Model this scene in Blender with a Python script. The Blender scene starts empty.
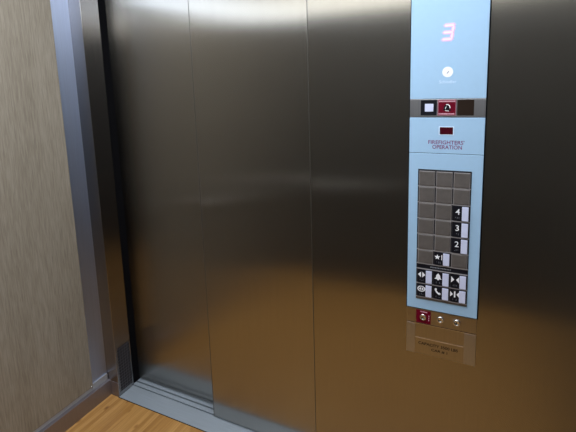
import bpy, bmesh, math, random
from mathutils import Vector, Matrix
random.seed(7)
S = bpy.context.scene
C = S.collection

# ------------------------------------------------------------------ helpers
def srgb(r, g, b):
    f = lambda c: (c/255/12.92) if c/255 <= .04045 else ((c/255+.055)/1.055)**2.4
    return (f(r), f(g), f(b), 1)

def box(bm, x0, x1, y0, y1, z0, z1, bev=0.0, seg=2):
    vs = [bm.verts.new(p) for p in ((x0,y0,z0),(x1,y0,z0),(x1,y1,z0),(x0,y1,z0),(x0,y0,z1),(x1,y0,z1),(x1,y1,z1),(x0,y1,z1))]
    fs = [bm.faces.new([vs[i] for i in q]) for q in ((0,3,2,1),(4,5,6,7),(0,1,5,4),(1,2,6,5),(2,3,7,6),(3,0,4,7))]
    if bev:
        es = list({e for f in fs for e in f.edges})
        bmesh.ops.bevel(bm, geom=es, offset=bev, segments=seg, profile=.5, affect='EDGES')
    return bm

def bm_box(*a, **k): return box(bmesh.new(), *a, **k)

def poly(bm, pts, y, t=.0004):
    """flat shape in the X-Z plane, facing the cab (-Y), t thick"""
    a = sum(pts[i][0]*pts[(i+1) % len(pts)][1]-pts[(i+1) % len(pts)][0]*pts[i][1] for i in range(len(pts)))
    if a < 0: pts = pts[::-1]
    n = len(pts)
    f = [bm.verts.new((p[0], y-t, p[1])) for p in pts]
    b = [bm.verts.new((p[0], y, p[1])) for p in pts]
    bm.faces.new(f)
    bm.faces.new(b[::-1])
    for i in range(n):
        j = (i+1) % n
        bm.faces.new((f[i], b[i], b[j], f[j]))
    return bm

def disc_pts(cx, cz, rx, rz=None, n=20, a0=0, a1=2*math.pi):
    rz = rz or rx
    full = abs(a1-a0-2*math.pi) < 1e-6
    m = n if full else n-1
    return [(cx+rx*math.cos(a0+(a1-a0)*i/m), cz+rz*math.sin(a0+(a1-a0)*i/m)) for i in range(n)]

def ring(bm, cx, cz, r0, r1, y, t=.0004, n=28, a0=0, a1=2*math.pi, sx=1.0):
    for i in range(n):
        p, q = a0+(a1-a0)*i/n, a0+(a1-a0)*(i+1)/n
        poly(bm, [(cx+r0*sx*math.cos(p), cz+r0*math.sin(p)), (cx+r1*sx*math.cos(p), cz+r1*math.sin(p)),
                  (cx+r1*sx*math.cos(q), cz+r1*math.sin(q)), (cx+r0*sx*math.cos(q), cz+r0*math.sin(q))], y, t)
    return bm

def lathe_y(bm, cx, cz, prof, n=32):
    """revolve (r, y) profile round an axis along Y"""
    rows = []
    for r, y in prof:
        if r < 1e-6: rows.append([bm.verts.new((cx, y, cz))])
        else: rows.append([bm.verts.new((cx+r*math.cos(2*math.pi*i/n), y, cz+r*math.sin(2*math.pi*i/n))) for i in range(n)])
    for a, b in zip(rows, rows[1:]):
        for i in range(n):
            j = (i+1) % n
            if len(a) == 1 and len(b) == 1: continue
            if len(a) == 1: bm.faces.new((a[0], b[j], b[i]))
            elif len(b) == 1: bm.faces.new((a[i], a[j], b[0]))
            else: bm.faces.new((a[i], a[j], b[j], b[i]))
    bmesh.ops.recalc_face_normals(bm, faces=bm.faces)
    return bm

def tube(bm, pts, r, n=16):
    rows = []
    for k, p in enumerate(pts):
        p = Vector(p)
        d = (Vector(pts[min(k+1, len(pts)-1)])-Vector(pts[max(k-1, 0)])).normalized()
        u = d.orthogonal().normalized() if k == 0 else (u - d*u.dot(d)).normalized()
        v = d.cross(u)
        rows.append([bm.verts.new(p+u*r*math.cos(2*math.pi*i/n)+v*r*math.sin(2*math.pi*i/n)) for i in range(n)])
    for a, b in zip(rows, rows[1:]):
        for i in range(n): bm.faces.new((a[i], a[(i+1) % n], b[(i+1) % n], b[i]))
    bm.faces.new(rows[0][::-1]); bm.faces.new(rows[-1])
    bmesh.ops.recalc_face_normals(bm, faces=bm.faces)
    return bm

def text_bm(bm, body, cx, cz, height, y, width=None, bold=0.0, t=.0004):
    """lettering facing the cab, centred on (cx, cz), cap height in metres"""
    cu = bpy.data.curves.new('lettering', 'FONT')
    cu.body = body; cu.size = 1; cu.extrude = 0; cu.offset = bold; cu.resolution_u = 3
    ob = bpy.data.objects.new('lettering', cu)
    C.objects.link(ob)
    dg = bpy.context.evaluated_depsgraph_get(); dg.update()
    me = bpy.data.meshes.new_from_object(ob.evaluated_get(dg))
    bpy.data.objects.remove(ob); bpy.data.curves.remove(cu)
    xs = [v.co.x for v in me.vertices]; ys = [v.co.y for v in me.vertices]
    x0, x1, y0, y1 = min(xs), max(xs), min(ys), max(ys)
    sz = height/(y1-y0); sx = width/(x1-x0) if width else sz
    tmp = bmesh.new(); tmp.from_mesh(me); bpy.data.meshes.remove(me)
    for v in tmp.verts:
        v.co = Vector((cx+(v.co.x-(x0+x1)/2)*sx, y-t, cz+(v.co.y-(y0+y1)/2)*sz))
    m = {}
    for v in tmp.verts: m[v] = bm.verts.new(v.co)
    for f in tmp.faces:
        nf = bm.faces.new([m[v] for v in f.verts])
        nf.normal_update()
        if nf.normal.y > 0: nf.normal_flip()
    tmp.free()
    return bm

def obj(name, bm, mat, parent=None, smooth=False):
    off = Vector(parent_loc(parent)) if parent else Vector()
    if off.length: bmesh.ops.translate(bm, verts=bm.verts, vec=-off)
    me = bpy.data.meshes.new(name)
    bm.to_mesh(me); bm.free()
    me.materials.append(mat)
    if smooth:
        for p in me.polygons: p.use_smooth = True
    o = bpy.data.objects.new(name, me); C.objects.link(o)
    if parent: o.parent = parent
    return o

def parent_loc(p):
    l = Vector()
    while p: l += p.location; p = p.parent
    return l

def tag(o, label, cat, kind=None, group=None):
    o['label'] = label; o['category'] = cat
    if kind: o['kind'] = kind
    if group: o['group'] = group
    return o

# ------------------------------------------------------------------ materials
def mat(name):
    m = bpy.data.materials.new(name); m.use_nodes = True
    return m, m.node_tree, m.node_tree.nodes['Principled BSDF']

def N(nt, typ, **inp):
    n = nt.nodes.new(typ)
    for k, v in inp.items():
        if k in n.inputs: n.inputs[k].default_value = v
    return n

def mapped(nt, scale):
    g = nt.nodes.new('ShaderNodeNewGeometry')
    mp = nt.nodes.new('ShaderNodeMapping'); mp.inputs['Scale'].default_value = scale
    nt.links.new(g.outputs['Position'], mp.inputs['Vector'])
    return mp.outputs['Vector']

def ramp(nt, fac, stops):
    r = nt.nodes.new('ShaderNodeValToRGB')
    while len(r.color_ramp.elements) < len(stops): r.color_ramp.elements.new(.5)
    for e, (p, c) in zip(r.color_ramp.elements, stops): e.position = p; e.color = c
    nt.links.new(fac, r.inputs['Fac'])
    return r.outputs['Color']

def noise(nt, vec, scale=1.0, detail=3.0, rough=.5, dist=0.0):
    n = nt.nodes.new('ShaderNodeTexNoise')
    n.inputs['Scale'].default_value = scale; n.inputs['Detail'].default_value = detail
    n.inputs['Roughness'].default_value = rough; n.inputs['Distortion'].default_value = dist
    nt.links.new(vec, n.inputs['Vector'])
    return n.outputs['Fac']

def steel(name, col, rough=.28, aniso=.9, grain=(900, 900, 6), vary=.06, horizontal_grain=False):
    """stainless sheet: the brushing runs vertically, so reflections smear sideways"""
    m, nt, b = mat(name)
    fac = noise(nt, mapped(nt, grain), 1.0, 2.0)
    lo = tuple(c*(1-vary) for c in col[:3])+(1,); hi = tuple(min(1, c*(1+vary)) for c in col[:3])+(1,)
    nt.links.new(ramp(nt, fac, [(.3, lo), (.7, hi)]), b.inputs['Base Color'])
    b.inputs['Metallic'].default_value = 1
    b.inputs['Roughness'].default_value = rough
    b.inputs['Anisotropic'].default_value = aniso
    g = nt.nodes.new('ShaderNodeNewGeometry')
    x = nt.nodes.new('ShaderNodeVectorMath'); x.operation = 'CROSS_PRODUCT'
    nt.links.new(g.outputs['Normal'], x.inputs[0]); x.inputs[1].default_value = (0, 0, 1)
    if aniso > .01 and not horizontal_grain:
        nt.links.new(x.outputs[0], b.inputs['Tangent'])
    return m

def plain(name, col, rough=.5, metal=0.0, emit=None, strength=0.0, coat=0.0, vary=.03, spec=.5):
    m, nt, b = mat(name)
    fac = noise(nt, mapped(nt, (60, 60, 60)), 1.0, 2.0)
    lo = tuple(c*(1-vary) for c in col[:3])+(1,); hi = tuple(min(1, c*(1+vary)) for c in col[:3])+(1,)
    nt.links.new(ramp(nt, fac, [(.3, lo), (.7, hi)]), b.inputs['Base Color'])
    b.inputs['Roughness'].default_value = rough; b.inputs['Metallic'].default_value = metal
    b.inputs['Specular IOR Level'].default_value = spec
    if coat: b.inputs['Coat Weight'].default_value = coat; b.inputs['Coat Roughness'].default_value = .05
    if emit: b.inputs['Emission Color'].default_value = emit; b.inputs['Emission Strength'].default_value = strength
    return m

M = {}
M['door'] = steel('brushed steel of the doors', (.36, .348, .325, 1), .24, 1.0)
M['return'] = steel('brushed steel of the front return', (.34, .328, .305, 1), .24, 1.0)
M['jamb'] = steel('brushed steel of the jamb', (.33, .32, .32, 1), .25, 1.0)
M['strip'] = steel('satin steel edge strip', (.48, .555, .73, 1), .5, .6)
M['base'] = steel('satin steel baseboard', (.34, .315, .335, 1), .55, 0)
M['sill'] = steel('ribbed aluminium of the sill', (.41, .47, .53, 1), .42, 0, (8, 700, 700), .08, True)
M['sill'].node_tree.nodes['Principled BSDF'].inputs['Metallic'].default_value = .35
M['reveal'] = plain('light grey metal reveal', (.42, .43, .45, 1), .4, .4)
M['black'] = plain('black shadow gap rubber', (.004, .004, .005, 1), .8, spec=.05)
M['grille_dark'] = plain('dark void behind the vent', (.008, .008, .01, 1), .8)

# wood grain laminate of the left wall: fine vertical dashes
def laminate(name, a, b_, c_, rough=.42):
    m, nt, b = mat(name)
    f1 = noise(nt, mapped(nt, (230, 230, 13)), 1.0, 3.0, .6, .3)
    f2 = noise(nt, mapped(nt, (14, 14, .8)), 1.0, 2.0)
    mx = nt.nodes.new('ShaderNodeMath'); mx.operation = 'MULTIPLY_ADD'
    nt.links.new(f2, mx.inputs[0]); mx.inputs[1].default_value = .35
    nt.links.new(f1, mx.inputs[2])
    nt.links.new(ramp(nt, mx.outputs[0], [(.45, a), (.66, b_), (.85, c_)]), b.inputs['Base Color'])
    b.inputs['Roughness'].default_value = rough
    bp = nt.nodes.new('ShaderNodeBump'); bp.inputs['Strength'].default_value = .15; bp.inputs['Distance'].default_value = .0006
    nt.links.new(f1, bp.inputs['Height']); nt.links.new(bp.outputs['Normal'], b.inputs['Normal'])
    return m
M['laminate'] = laminate('pale wood grain laminate', (.196, .168, .128, 1), (.25, .219, .171, 1), (.302, .268, .216, 1))
M['rear'] = laminate('dark laminate of the rear wall', (.052, .049, .044, 1), (.072, .068, .061, 1), (.095, .090, .080, 1))

# bamboo floor: narrow strips running front to back with darker knuckles
def bamboo():
    m, nt, b = mat('bamboo strip floor')
    g = nt.nodes.new('ShaderNodeNewGeometry')
    sw = nt.nodes.new('ShaderNodeMapping'); sw.inputs['Rotation'].default_value = (0, 0, math.pi/2)
    nt.links.new(g.outputs['Position'], sw.inputs['Vector'])
    br = nt.nodes.new('ShaderNodeTexBrick')
    br.offset = .37; br.squash = 1
    br.inputs['Scale'].default_value = 1; br.inputs['Brick Width'].default_value = .62; br.inputs['Row Height'].default_value = .022
    br.inputs['Mortar Size'].default_value = .0006; br.inputs['Mortar Smooth'].default_value = .3
    br.inputs['Color1'].default_value = (0, 0, 0, 1); br.inputs['Color2'].default_value = (1, 1, 1, 1); br.inputs['Mortar'].default_value = (.2, .2, .2, 1)
    nt.links.new(sw.outputs['Vector'], br.inputs['Vector'])
    strips = ramp(nt, br.outputs['Color'], [(0, (.40, .195, .052, 1)), (.5, (.50, .262, .078, 1)), (1, (.57, .315, .105, 1))])
    grain = noise(nt, mapped(nt, (160, 5, 1)), 1.0, 3.0, .6)
    gcol = ramp(nt, grain, [(.3, (.74, .70, .62, 1)), (.6, (1, 1, 1, 1))])
    mul = nt.nodes.new('ShaderNodeMix'); mul.data_type = 'RGBA'; mul.blend_type = 'MULTIPLY'; mul.inputs['Factor'].default_value = 1
    nt.links.new(strips, mul.inputs['A']); nt.links.new(gcol, mul.inputs['B'])
    vo = nt.nodes.new('ShaderNodeTexVoronoi'); vo.inputs['Scale'].default_value = 1; vo.inputs['Randomness'].default_value = 1
    nt.links.new(mapped(nt, (17, 9, 1)), vo.inputs['Vector'])
    knot = ramp(nt, vo.outputs['Distance'], [(.0, (.36, .27, .2, 1)), (.07, (.6, .5, .42, 1)), (.17, (1, 1, 1, 1))])
    mu2 = nt.nodes.new('ShaderNodeMix'); mu2.data_type = 'RGBA'; mu2.blend_type = 'MULTIPLY'; mu2.inputs['Factor'].default_value = 1
    nt.links.new(mul.outputs['Result'], mu2.inputs['A']); nt.links.new(knot, mu2.inputs['B'])
    nt.links.new(mu2.outputs['Result'], b.inputs['Base Color'])
    b.inputs['Roughness'].default_value = .42
    return m
M['floor'] = bamboo()
M['ceiling'] = plain('white ceiling panel', (.75, .76, .78, 1), .5)
M['glass'] = plain('pale blue back-painted glass', (.34, .52, .71, 1), .42, coat=0, vary=.01, spec=.2)
M['glass_edge'] = plain('polished glass edge', (.75, .86, .95, 1), .2)
M['pads'] = plain('milky white button lens', (.62, .66, .86, 1), .35, vary=.01)
M['key_black'] = plain('black button plate', (.008, .008, .012, 1), .5, spec=.12)
M['key_steel'] = plain('dark brushed blank plate', (.125, .112, .105, 1), .45, .25, vary=.08)
M['frame'] = plain('dark grey keypad frame', (.022, .022, .026, 1), .45)
M['rail_line'] = plain('light grey divider strip', (.34, .32, .32, 1), .4, .2)
M['white'] = plain('white printed mark', (.85, .86, .9, 1), .5)
M['grey_mark'] = plain('grey printed mark', (.22, .23, .26, 1), .5)
M['red'] = plain('dark red plate', (.125, .001, .012, 1), .6, spec=.1)
M['red_text'] = plain('purple red lettering', (.20, .022, .125, 1), .5)
M['pink'] = plain('pale pink print', (.62, .33, .41, 1), .5)
M['pink_dark'] = plain('dull pink plate edge', (.34, .14, .18, 1), .5)
M['dark_lens'] = plain('dark tinted lens', (.022, .014, .010, 1), .3, spec=.15)
M['red_lens'] = plain('dark red lens', (.05, .001, .006, 1), .4, spec=.15)
M['led'] = plain('glowing pink red digit', (.9, .4, .5, 1), .4, emit=(1, .55, .72, 1), strength=.75)
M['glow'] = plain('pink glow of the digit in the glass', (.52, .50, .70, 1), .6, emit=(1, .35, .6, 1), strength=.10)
M['emblem'] = plain('white emblem', (.86, .88, .98, 1), .4)
M['pale_text'] = plain('pale lettering', (.66, .80, .98, 1), .4)
M['chrome'] = plain('chrome lock', (.85, .85, .85, 1), .12, 1)
M['edge'] = plain('satin folded edge', (.15, .145, .135, 1), .4, .8)
M['slat'] = plain('dark grey slats', (.075, .07, .078, 1), .7, .0, spec=.2)
M['rail'] = plain('satin steel of the handrail', (.85, .85, .83, 1), .3, 1)
M['engraved'] = plain('dark engraved lettering', (.018, .012, .008, 1), .6)
M['cab_steel'] = steel('steel of the service plate', (.46, .44, .42, 1), .36, .95)
M['side_steel'] = steel('lighter steel side rail', (.52, .53, .57, 1), .45, .6)
M['score'] = plain('bright score line', (.75, .70, .64, 1), .3, 1)

# ------------------------------------------------------------------ the cab shell
XL, XR, YB, ZC = -1.136, .95, -1.62, 2.36
XJ = -1.0618                       # plane of the jamb reveal
# floor
tag(obj('floor', bm_box(XL-.05, XR+.05, YB-.05, -.004, -.04, 0), M['floor']),
    'honey brown bamboo strip floor of the lift cab', 'floor', 'structure')
# ceiling
tag(obj('ceiling', bm_box(XL-.05, XR+.05, YB-.05, .05, ZC, ZC+.04), M['ceiling']),
    'white ceiling of the lift cab', 'ceiling', 'structure')
# left wall: steel backing, the laminate panel and its small screw are fixed to it
wl = tag(obj('wall_left', bm_box(XL-.05, XL, YB-.05, .0, 0, ZC), M['strip']),
         'left lift wall clad in pale wood grain laminate with a satin steel edge strip', 'wall', 'structure')
obj('laminate_panel', bm_box(XL, -1.125, YB+.02, -.092, .099, ZC-.03, bev=.0015), M['laminate'], wl)
bm = bmesh.new()
prof = [(0, 0), (.0045, 0), (.0045, .0012), (.003, .002), (0, .0023)]
lathe_y(bm, 0, 0, [(r, -y) for r, y in prof], 16)
bmesh.ops.rotate(bm, verts=bm.verts, matrix=Matrix.Rotation(math.radians(90), 3, 'Z'))
bmesh.ops.translate(bm, verts=bm.verts, vec=(-1.125, -.100, .1055))
obj('screw', bm, M['chrome'], wl, True)
obj('reveal_strip', bm_box(XL, -1.130, YB+.02, -.092, .0794, .099), M['reveal'], wl)
obj('reveal_strip', bm_box(XL, -1.1285, -.0915, -.004, .0794, .110), M['reveal'], wl)
# baseboard along the left wall
tag(obj('baseboard_left', bm_box(XL, -1.112, YB, -.0005, 0, .0794, bev=.0015), M['base']),
    'satin steel baseboard along the foot of the wood grain wall', 'baseboard', 'structure')
# other walls, behind and to the right of the camera
tag(obj('wall_back', bm_box(XL-.05, XR+.05, YB-.05, YB, 0, ZC), M['rear']), 'dark laminate rear wall of the lift cab', 'wall', 'structure')
tag(obj('wall_right', bm_box(XR, XR+.05, YB, .05, 0, ZC), M['rear']), 'dark laminate right wall of the lift cab', 'wall', 'structure')
bm = tube(bmesh.new(), [(-1.06, YB, .79), (-1.06, YB+.06, .79), (-1.04, YB+.075, .79), (-.32, YB+.075, .79), (-.30, YB+.06, .79), (-.30, YB, .79)], .015)
tag(obj('trim_3', bm, M['rail'], smooth=True), 'round steel handrail along the rear wall', 'handrail', 'structure')

bm = tube(bmesh.new(), [(XL+.011, -1.40, .79), (XL+.06, -1.40, .79), (XL+.075, -1.38, .79), (XL+.075, -.62, .79), (XL+.06, -.60, .79), (XL+.011, -.60, .79)], .015)
tag(obj('trim_7', bm, M['rail'], smooth=True), 'round steel handrail along the left wall', 'handrail', 'structure')
# unseen glowing strips, added to put bright bands in the steel reflections
M['added_glow_warm'] = plain('added warm white glow', (.8, .8, .75, 1), .5, emit=(1, .95, .82, 1), strength=1.9)
M['added_glow_cool'] = plain('added cool white glow', (.8, .8, .85, 1), .5, emit=(.72, .85, 1, 1), strength=2.6)
M['added_glow_bright'] = plain('added bright cool glow', (.8, .8, .85, 1), .5, emit=(.78, .88, 1, 1), strength=5.5)
tag(obj('trim_4', bm_box(XL+.06, XR-.06, YB, YB+.02, 2.01, 2.22), M['added_glow_warm']), 'added warm white light strip along the top of the rear wall', 'light strip', 'structure')
tag(obj('trim_5', bm_box(XR-.02, XR, YB+.06, -.10, 2.16, 2.34), M['added_glow_bright']), 'added cool white light strip along the top of the right wall', 'light strip', 'structure')
tag(obj('trim_6', bm_box(XL+.012, XL+.03, YB+.06, -.12, 1.95, 2.10), M['added_glow_cool']), 'added cool white light strip along the top of the left wall', 'light strip', 'structure')

# front: return panel with the control station, and the transom over the doors
bm = bmesh.new()
box(bm, 0, XR, 0, .035, 0, ZC, bev=.0030)
box(bm, XL-.05, -.0005, 0, .035, 2.13, ZC, bev=.0015)
wf = tag(obj('wall_front', bm, M['return']), 'brushed steel front return wall carrying the button panel', 'wall', 'structure')

obj('folded_edge', bm_box(-.0004, .0012, -.0004, .030, 0, 2.13, bev=.0005), M['edge'], wf)

# left jamb: narrow face towards the cab and a deep reveal with a vent grille at its foot
bm = bmesh.new()
box(bm, XL-.05, XJ, 0, .0955, 0, 2.13, bev=.0015)
tj = tag(obj('trim_1', bm, M['jamb']), 'brushed steel left door jamb with a vent grille at its foot', 'door jamb', 'structure')
obj('kick_plate', bm_box(XL+.001, XJ, -.002, -.0002, .0, .074, bev=.0006), M['base'], tj)
obj('shadow_gap', bm_box(XL-.05, XJ-.006, .0957, .175, 0, 2.13), M['black'], tj)
# vent grille: frame, dark void and short slots between slats
bm = bmesh.new()
x0, x1 = XJ, XJ+.0016
y0, y1, z0, z1 = .012, .087, .020, .252
box(bm, x0, x1, y0-.003, y0, z0-.004, z1+.004); box(bm, x0, x1, y1, y1+.003, z0-.004, z1+.004)
box(bm, x0, x1, y0, y1, z0-.004, z0); box(bm, x0, x1, y0, y1, z1, z1+.004)
vg = obj('vent_grille', bm, M['jamb'], tj)
obj('vent_void', bm_box(XJ, XJ+.0006, y0, y1, z0, z1), M['grille_dark'], vg)
bm = bmesh.new()
n = 15
for i in range(n):
    z = z0+(z1-z0)*(i+.5)/n
    box(bm, x0, x1, y0, y1, z-.0016, z+.0016)
for k in range(1, 5):
    y = y0+(y1-y0)*k/5
    box(bm, x0, x1-.0004, y-.0014, y+.0014, z0, z1)
obj('slats', bm, M['slat'], vg)

# the sill with its two guide grooves
bm = bmesh.new()
segs = [(-.004, .0895), (.0965, .1175), (.1265, .22)]
for a, b in segs: box(bm, XL-.03 if a > .095 else XJ+.0005, .30, a, b, -.03, .0, bev=.0008)
box(bm, XJ+.0005, .30, .0895, .1265, -.03, -.018)
st = tag(obj('trim_2', bm, M['sill']), 'ribbed aluminium door sill with guide grooves in front of the lift doors', 'door sill', 'structure')
obj('groove', bm_box(XJ+.0005, .30, .0897, .0963, -.018, -.010), M['black'], st)
obj('groove', bm_box(XJ+.0005, .30, .1177, .1263, -.018, -.010), M['black'], st)
obj('edge_strip', bm_box(XJ+.0005, .30, -.0075, -.0042, -.01, .0012), M['black'], st)

# the two sliding leaves
def leaf(name, xa, xb, y, label):
    d = tag(obj(name, bm_box(xa, xb, y, y+.03, .006, 2.14, bev=.0028), M['door']), label, 'door', 'structure')
    obj('folded_edge', bm_box(xa-.0004, xa+.0013, y-.0004, y+.028, .007, 2.13, bev=.0005), M['edge'], d)
    obj('guide_shoe', bm_box(xa+.03, xb-.03, y+.008, y+.022, -.006, .006), M['black'], d)
    return d
leaf('door_1', -1.125, -.46, .142, 'rear brushed steel sliding lift door leaf beside the left jamb')
leaf('door_2', -.5462, .06, .0817, 'front brushed steel sliding lift door leaf overlapping the rear leaf')

# ------------------------------------------------------------------ control station
cop = bpy.data.objects.new('elevator_control_panel', None); C.objects.link(cop)
cop.location = (.441, 0, .62)
tag(cop, 'tall pale blue elevator button panel with glowing digit 3 on steel front wall', 'control panel')
XA, XB = .3362, .5460
CX = (XA+XB)/2
YF = -.0042                               # front face of the glass
obj('housing', bm_box(XA-.0028, XB+.0035, -.0010, -.0002, .7800, 1.84), M['black'], cop)

def glass(name, z0, z1):
    g = obj(name, bm_box(XA, XB, YF, -.0011, z0, z1, bev=.0011), M['glass'], cop)
    return g
# upper glass: digit, emblem and its lettering
dp = glass('display_panel', 1.4545, 1.84)
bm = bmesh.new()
def seg7(cx, cz, w, h, th, slant, y, g=.0008):
    def P(x, z): return (cx+x+slant*z, cz+z)
    for z in (-h/2, 0, h/2):
        zz = z-(th/2 if z > 0 else (-th/2 if z < 0 else 0))
        poly(bm, [P(-w/2+g, zz), P(-w/2+th/2+g, zz-th/2), P(w/2-th/2-g, zz-th/2), P(w/2-g, zz), P(w/2-th/2-g, zz+th/2), P(-w/2+th/2+g, zz+th/2)], y)
    for z0, z1 in ((-h/2+th/2, 0), (0, h/2-th/2)):
        x = w/2-th/2
        poly(bm, [P(x-th/2, z0+th/2+g), P(x, z0+g), P(x+th/2, z0+th/2+g), P(x+th/2, z1-th/2-g), P(x, z1-g), P(x-th/2, z1-th/2-g)], y)
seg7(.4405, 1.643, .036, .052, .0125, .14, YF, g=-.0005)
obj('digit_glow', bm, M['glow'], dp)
bm = bmesh.new()
seg7(.4405, 1.643, .027, .043, .0048, .14, YF-.0003)
o = obj('digit', bm, M['led'], dp); o['label'] = 'glowing pink red seven segment digit 3'
bm = bmesh.new()
poly(bm, disc_pts(.4415, 1.5315, .0150, n=32), YF)
o = obj('emblem', bm, M['emblem'], dp); o['label'] = 'round white emblem'
bm = bmesh.new()
poly(bm, [(.4385, 1.5275), (.4405, 1.5265), (.4445, 1.5310), (.4455, 1.5350), (.4425, 1.5330)], YF-.0004, .0003)
obj('emblem_mark', bm, M['grey_mark'], dp)
obj('emblem_lettering', text_bm(bmesh.new(), 'Schindler', .4425, 1.5035, .0085, YF, width=.047), M['pale_text'], dp)

# indicator strip between the two glass plates
ist = obj('indicator_strip', bm_box(XA, XB, -.0034, -.0011, 1.4005, 1.4535, bev=.0006), M['side_steel'], cop)
ZM, HH = 1.4285, .0225
YS = -.0034
bm = bm_box(.368, .4135, YS-.001, YS, ZM-HH, ZM+HH, bev=.0004)
o = obj('emergency_light', bm, M['key_black'], ist); o['label'] = 'black plate with a small white square lamp'
# its lamp belongs to the strip as well
obj('lamp_lens', bm_box(.3800, .4045, YS-.0018, YS-.001, 1.417, 1.440, bev=.0004), M['pads'], ist)
o = obj('fire_indicator', bm_box(.4165, .4675, YS-.001, YS, ZM-HH-.001, ZM+HH+.001, bev=.0004), M['pink_dark'], ist); o['label'] = 'red plate with a fire helmet sign'
obj('fire_plate', bm_box(.4185, .4655, YS-.0014, YS-.001, ZM-HH+.001, ZM+HH-.001), M['red'], ist)
yy = YS-.0014
for z in (ZM+.0182, ZM-.0182):
    bm = bmesh.new()
    x = .4195
    while x < .4630:
        w = random.uniform(.0022, .0034)
        poly(bm, [(x, z-.0019), (x+w, z-.0019), (x+w, z+.0019), (x, z+.0019)], yy, .0003); x += w+.0007
    obj('small_print', bm, M['pink'], ist)
bm = bmesh.new()
# fire helmet sign: dark helmet with a light crest
poly(bm, disc_pts(.4415, ZM-.001, .0085, .0092, 20), yy, .0002)
poly(bm, [(.431, ZM-.0080), (.4525, ZM-.0095), (.4545, ZM-.0065), (.432, ZM-.0045)], yy, .0002)
obj('helmet_sign', bm, M['key_black'], ist)
bm = bmesh.new()
ring(bm, .4425, ZM+.0008, .0070, .0094, yy-.0002, .0003, 14, -.3, 1.9)
ring(bm, .4420, ZM-.0015, .0032, .0045, yy-.0002, .0003, 10, 1.7, 3.9)
poly(bm, [(.4375, ZM-.0095), (.4475, ZM-.0105), (.4480, ZM-.0090), (.4378, ZM-.0080)], yy-.0002, .0003)
obj('helmet_crest', bm, M['white'], ist)
o = obj('blank_window', bm_box(.4705, .5155, YS-.001, YS, ZM-HH, ZM+HH, bev=.0004), M['dark_lens'], ist); o['label'] = 'dark empty window'

# firefighters' glass
fp = glass('firefighter_panel', 1.2918, 1.3990)
obj('window_frame', bm_box(.4215, .4635, YF-.0006, YF, 1.3475, 1.3730, bev=.0002), M['pale_text'], fp)
o = obj('indicator_window', bm_box(.4240, .4610, YF-.0012, YF-.0006, 1.3497, 1.3708, bev=.0002), M['red_lens'], fp); o['label'] = 'small dark red window'
bm = bmesh.new()
text_bm(bm, "FIREFIGHTERS'", .4425, 1.3257, .0120, YF, width=.1010, bold=.008)
text_bm(bm, 'OPERATION', .4455, 1.3112, .0120, YF, width=.0830, bold=.008)
obj('lettering', bm, M['red_text'], fp)

# keypad glass
ZF = lambda z: 1.2385-(1.2385-z)*.991     # row pitch as measured on the glass
kp = glass('keypad_panel', .7820, 1.2905)
obj('keypad_frame', bm_box(.3640, .5165, YF-.0015, YF, ZF(.8130), 1.2415, bev=.0004), M['frame'], kp)
cols = [.3662, .4160, .4658, .5152]
rows = [ZF(z) for z in (1.2385, 1.1880, 1.1368, 1.0855, 1.0342, .9825)]
YK = YF-.0015
bm = bmesh.new()
for z in rows[1:]+[ZF(z) for z in (.9355, .9175, .8680, .8215)]:
    box(bm, .3650, .5158, YK-.0030, YK, z-.0012, z+.0012)
obj('row_divider', bm, M['rail_line'], kp)
obj('footer_strip', bm_box(.3655, .5152, YK-.0010, YK, ZF(.8140), ZF(.8200)), M['key_steel'], kp)
hs = obj('header_strip', bm_box(.3665, .5145, YK-.0010, YK, ZF(.9195), ZF(.9335)), M['key_black'], kp)
bm = bmesh.new()
x = .407
while x < .466:
    w = random.uniform(.002, .004)
    poly(bm, [(x, ZF(.9245)), (x+w, ZF(.9245)), (x+w, ZF(.9285)), (x, ZF(.9285))], YK-.001, .0003); x += w+.0016
obj('strip_print', bm, M['grey_mark'], kp)

def dots(bm, cx, z, y, n=3):
    for i in range(n):
        for k in range(2):
            if random.random() < .72:
                px, pz = cx+(i-(n-1)/2)*.0048, z-k*.0030
                poly(bm, disc_pts(px, pz, .0009, n=6), y, .0006)

def tri(bm, x, z, s, h, d, y):            # triangle pointing d = -1 left / 1 right
    poly(bm, [(x, z-h), (x, z+h), (x+d*s, z)], y)

def button(col, ztop, zbot, sign=None, label=None, name='floor_button', split=.60):
    x0, x1 = cols[col]+.0024, cols[col+1]-.0020
    z1, z0 = ztop-.0022, zbot+.0022
    if sign is None:
        b = bm_box(x0+.0012, x1-.0012, YK-.0042, YK, z0+.0008, z1-.0008, bev=.0012)
        o = obj('blank_plate', b, M['key_steel'], cop)
        obj('plate_rim', rim_bm(x0, x1, z0, z1), M['rail_line'], o)
        return
    xs = x0+(x1-x0)*split-.0015
    o = obj(name, bm_box(x0, x1, YK-.0040, YK, z0, z1, bev=.0006), M['key_black'], cop)
    o['label'] = label
    obj('push_pad', bm_box(xs, x1-.0012, YK-.0068, YK-.0040, z0+.0014, z1-.0014, bev=.0010), M['pads'], o)
    g = bmesh.new(); y = YK-.0040
    cx, cz = (x0+xs)/2, z0+(z1-z0)*.62
    sign(g, cx, cz, y)
    obj('sign', g, M['white'], o)
    d = bmesh.new(); dots(d, cx, z0+(z1-z0)*.24, y)
    obj('tactile_dots', d, M['grey_mark'], o)

def rim_bm(x0, x1, z0, z1):
    bm = bmesh.new(); t = .0014
    box(bm, x0, x1, YK-.0026, YK, z1-t, z1); box(bm, x0, x1, YK-.0026, YK, z0, z0+t)
    box(bm, x0, x0+t, YK-.0026, YK, z0+t, z1-t); box(bm, x1-t, x1, YK-.0026, YK, z0+t, z1-t)
    return bm

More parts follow.
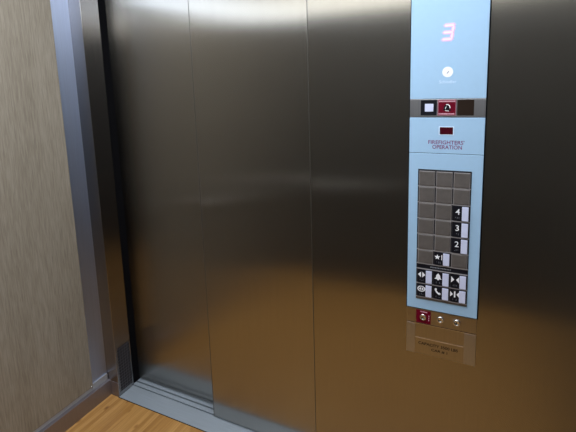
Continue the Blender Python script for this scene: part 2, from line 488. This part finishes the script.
def digit_sign(ch):
    return lambda g, cx, cz, y: text_bm(g, ch, cx+.001, cz, .0180, y, bold=.008)
def star_one(g, cx, cz, y):
    pts = []
    for i in range(10):
        r = .0088 if i % 2 == 0 else .0040
        a = math.pi/2+i*math.pi/5
        pts.append((cx-.004+r*math.cos(a), cz+r*math.sin(a)))
    c = (cx-.004, cz)
    for i in range(10): poly(g, [c, pts[i], pts[(i+1) % 10]], y)
    text_bm(g, '1', cx+.0092, cz, .0165, y, bold=.0)
def open_sign(g, cx, cz, y):
    tri(g, cx-.0018, cz, .0095, .0095, -1, y); tri(g, cx+.0018, cz, .0095, .0095, 1, y)
def close_sign(g, cx, cz, y):
    tri(g, cx-.0115, cz, .0090, .0100, 1, y); tri(g, cx+.0115, cz, .0090, .0100, -1, y)
def bell_sign(g, cx, cz, y):
    poly(g, [(cx-.0105, cz-.0070), (cx+.0105, cz-.0070), (cx+.0068, cz-.0020), (cx+.0058, cz+.0050), (cx+.0030, cz+.0090), (cx-.0030, cz+.0090), (cx-.0058, cz+.0050), (cx-.0068, cz-.0020)], y)
    poly(g, disc_pts(cx, cz-.0078, .0028, n=10), y+.00001)
    poly(g, disc_pts(cx, cz+.0098, .0018, n=8), y+.00001)
def hold_sign(g, cx, cz, y):
    ring(g, cx, cz, .0072, .0098, y, n=24, sx=1.25)
    tri(g, cx-.0012, cz, .0065, .0055, -1, y); tri(g, cx+.0012, cz, .0065, .0055, 1, y)
def phone_sign(g, cx, cz, y):
    pts = [(-.0092, .0086), (-.0048, .0104), (-.0022, .0052), (-.0040, .0028), (.0018, -.0040), (.0046, -.0030),
           (.0092, -.0068), (.0070, -.0104), (.0026, -.0106), (-.0048, -.0042), (-.0092, .0034)]
    c = (cx-.0005, cz+.0000)
    pp = [(cx+a, cz+b) for a, b in pts]
    poly(g, [pp[0], pp[1], pp[2], pp[3], pp[10]], y)
    poly(g, [pp[3], pp[4], pp[9], pp[10]], y)
    poly(g, [pp[4], pp[5], pp[6], pp[7], pp[8], pp[9]], y)
def close_bar_sign(g, cx, cz, y):
    tri(g, cx-.0130, cz, .0080, .0090, 1, y); tri(g, cx+.0130, cz, .0080, .0090, -1, y)
    poly(g, [(cx-.0022, cz-.0100), (cx+.0022, cz-.0100), (cx+.0022, cz+.0100), (cx-.0022, cz+.0100)], y)

rb = rows+[ZF(.9355)]
layout = {(2, 2): '4', (3, 2): '3', (4, 2): '2'}
for r in range(6):
    for c in range(3):
        if (r, c) in layout:
            button(c, rb[r], rb[r+1], digit_sign(layout[(r, c)]), 'floor button marked %s' % layout[(r, c)])
        elif (r, c) == (5, 1):
            button(c, rb[r], rb[r+1], star_one, 'floor button marked with a star and 1')
        else: button(c, rb[r], rb[r+1])
for c, (s, l) in enumerate(((open_sign, 'door open button'), (bell_sign, 'alarm button with a bell'), (close_sign, 'door close button'))):
    button(c, ZF(.9175), ZF(.8680), s, l, 'command_button')
for c, (s, l) in enumerate(((hold_sign, 'button with an oval door sign'), (phone_sign, 'button with a telephone handset'), (close_bar_sign, 'button with arrows against a bar'))):
    button(c, ZF(.8680), ZF(.8215), s, l, 'command_button')

# key switches and service plate in bare steel below the glass
kx = obj('key_strip', bm_box(XA, XB, -.0030, -.0002, .7310, .7800, bev=.0005), M['cab_steel'], cop)
obj('red_key_plate', bm_box(.3655, .4115, -.0038, -.0030, .7320, .7770, bev=.0003), M['red'], kx)
bm = bmesh.new()
x = .379
while x < .398:
    poly(bm, [(x, 0.7700), (x+.003, 0.7700), (x+.003, 0.7734), (x, 0.7734)], -.0038, .0003); x += .0037
for z in (.7460, .7530, .7600): poly(bm, [(.4045, z-.0025), (.4070, z-.0025), (.4070, z+.0025), (.4045, z+.0025)], -.0038, .0003)
obj('plate_print', bm, M['pink'], kx)
for x, z in ((.3880, .7545), (.4405, .7560), (.4895, .7565)):
    y0 = -.0038 if x < .4 else -.0030
    ks = obj('key_switch', lathe_y(bmesh.new(), x, z, [(.0105, y0), (.0105, y0-.0030), (.0092, y0-.0044), (.0066, y0-.0046), (.0062, y0-.0036), (0, y0-.0034)]), M['chrome'], cop, True)
    obj('keyhole', bm_box(x-.0011, x+.0011, y0-.0040, y0-.0033, z-.0050, z+.0050), M['black'], ks)
sp = obj('service_plate', bm_box(XA, XB, -.0026, -.0002, .6230, .7275, bev=.0005), M['cab_steel'], cop)
obj('side_rail', bm_box(XA, .3630, -.0036, -.0026, .6230, .7265, bev=.0004), M['side_steel'], sp)
obj('side_rail', bm_box(.5120, XB, -.0036, -.0026, .6230, .7265, bev=.0004), M['side_steel'], sp)
obj('score_line', bm_box(.3640, .5110, -.0032, -.0026, .6775, .6791), M['score'], sp)
obj('score_line', bm_box(XA, XB, -.0032, -.0026, .7270, .7290), M['score'], cop)
bm = bmesh.new()
text_bm(bm, 'CAPACITY 3500 LBS', .4350, .6610, .0098, -.0026, width=.121, bold=.02)
text_bm(bm, 'CAR # 1', .4400, .6445, .0098, -.0026, width=.049, bold=.02)
obj('lettering', bm, M['engraved'], sp)

# ------------------------------------------------------------------ lights
def area(name, loc, sx, sy, power, col, rot=(0, 0, 0)):
    l = bpy.data.lights.new(name, 'AREA'); l.shape = 'RECTANGLE'; l.size = sx; l.size_y = sy
    l.energy = power; l.color = col
    o = bpy.data.objects.new(name, l); C.objects.link(o); o.location = loc; o.rotation_euler = rot
    return o
area('ceiling_lamp', (-.1, -.80, ZC-.01), 1.5, 1.0, 38, (.90, .94, 1.0))
w = bpy.data.worlds.new('World'); S.world = w; w.use_nodes = True
w.node_tree.nodes['Background'].inputs[0].default_value = (.5, .55, .6, 1)
w.node_tree.nodes['Background'].inputs[1].default_value = .05

# ------------------------------------------------------------------ camera
cam = bpy.data.cameras.new('camera'); co = bpy.data.objects.new('camera', cam); C.objects.link(co)
yaw, pit, rol, F, PY = .45615, -.15669, -.0296, 426.743, 155.106
fw = Vector((-math.sin(yaw)*math.cos(pit), math.cos(yaw)*math.cos(pit), math.sin(pit)))
rt = Vector((math.cos(yaw), math.sin(yaw), 0)); up = rt.cross(fw)
c, s = math.cos(rol), math.sin(rol)
rt, up = rt*c+up*s, up*c-rt*s
m = Matrix((rt, up, -fw)).transposed().to_4x4(); m.translation = Vector((.57359, -1.33978, 1.5))
co.matrix_world = m
cam.sensor_fit = 'HORIZONTAL'; cam.sensor_width = 36; cam.lens = F/576*36
cam.shift_y = -(216-PY)/576
cam.clip_start = .02
S.camera = co
S.view_settings.view_transform = 'Standard'
S.view_settings.look = 'None'
S.cycles.use_denoising = True
S.cycles.max_bounces = 12
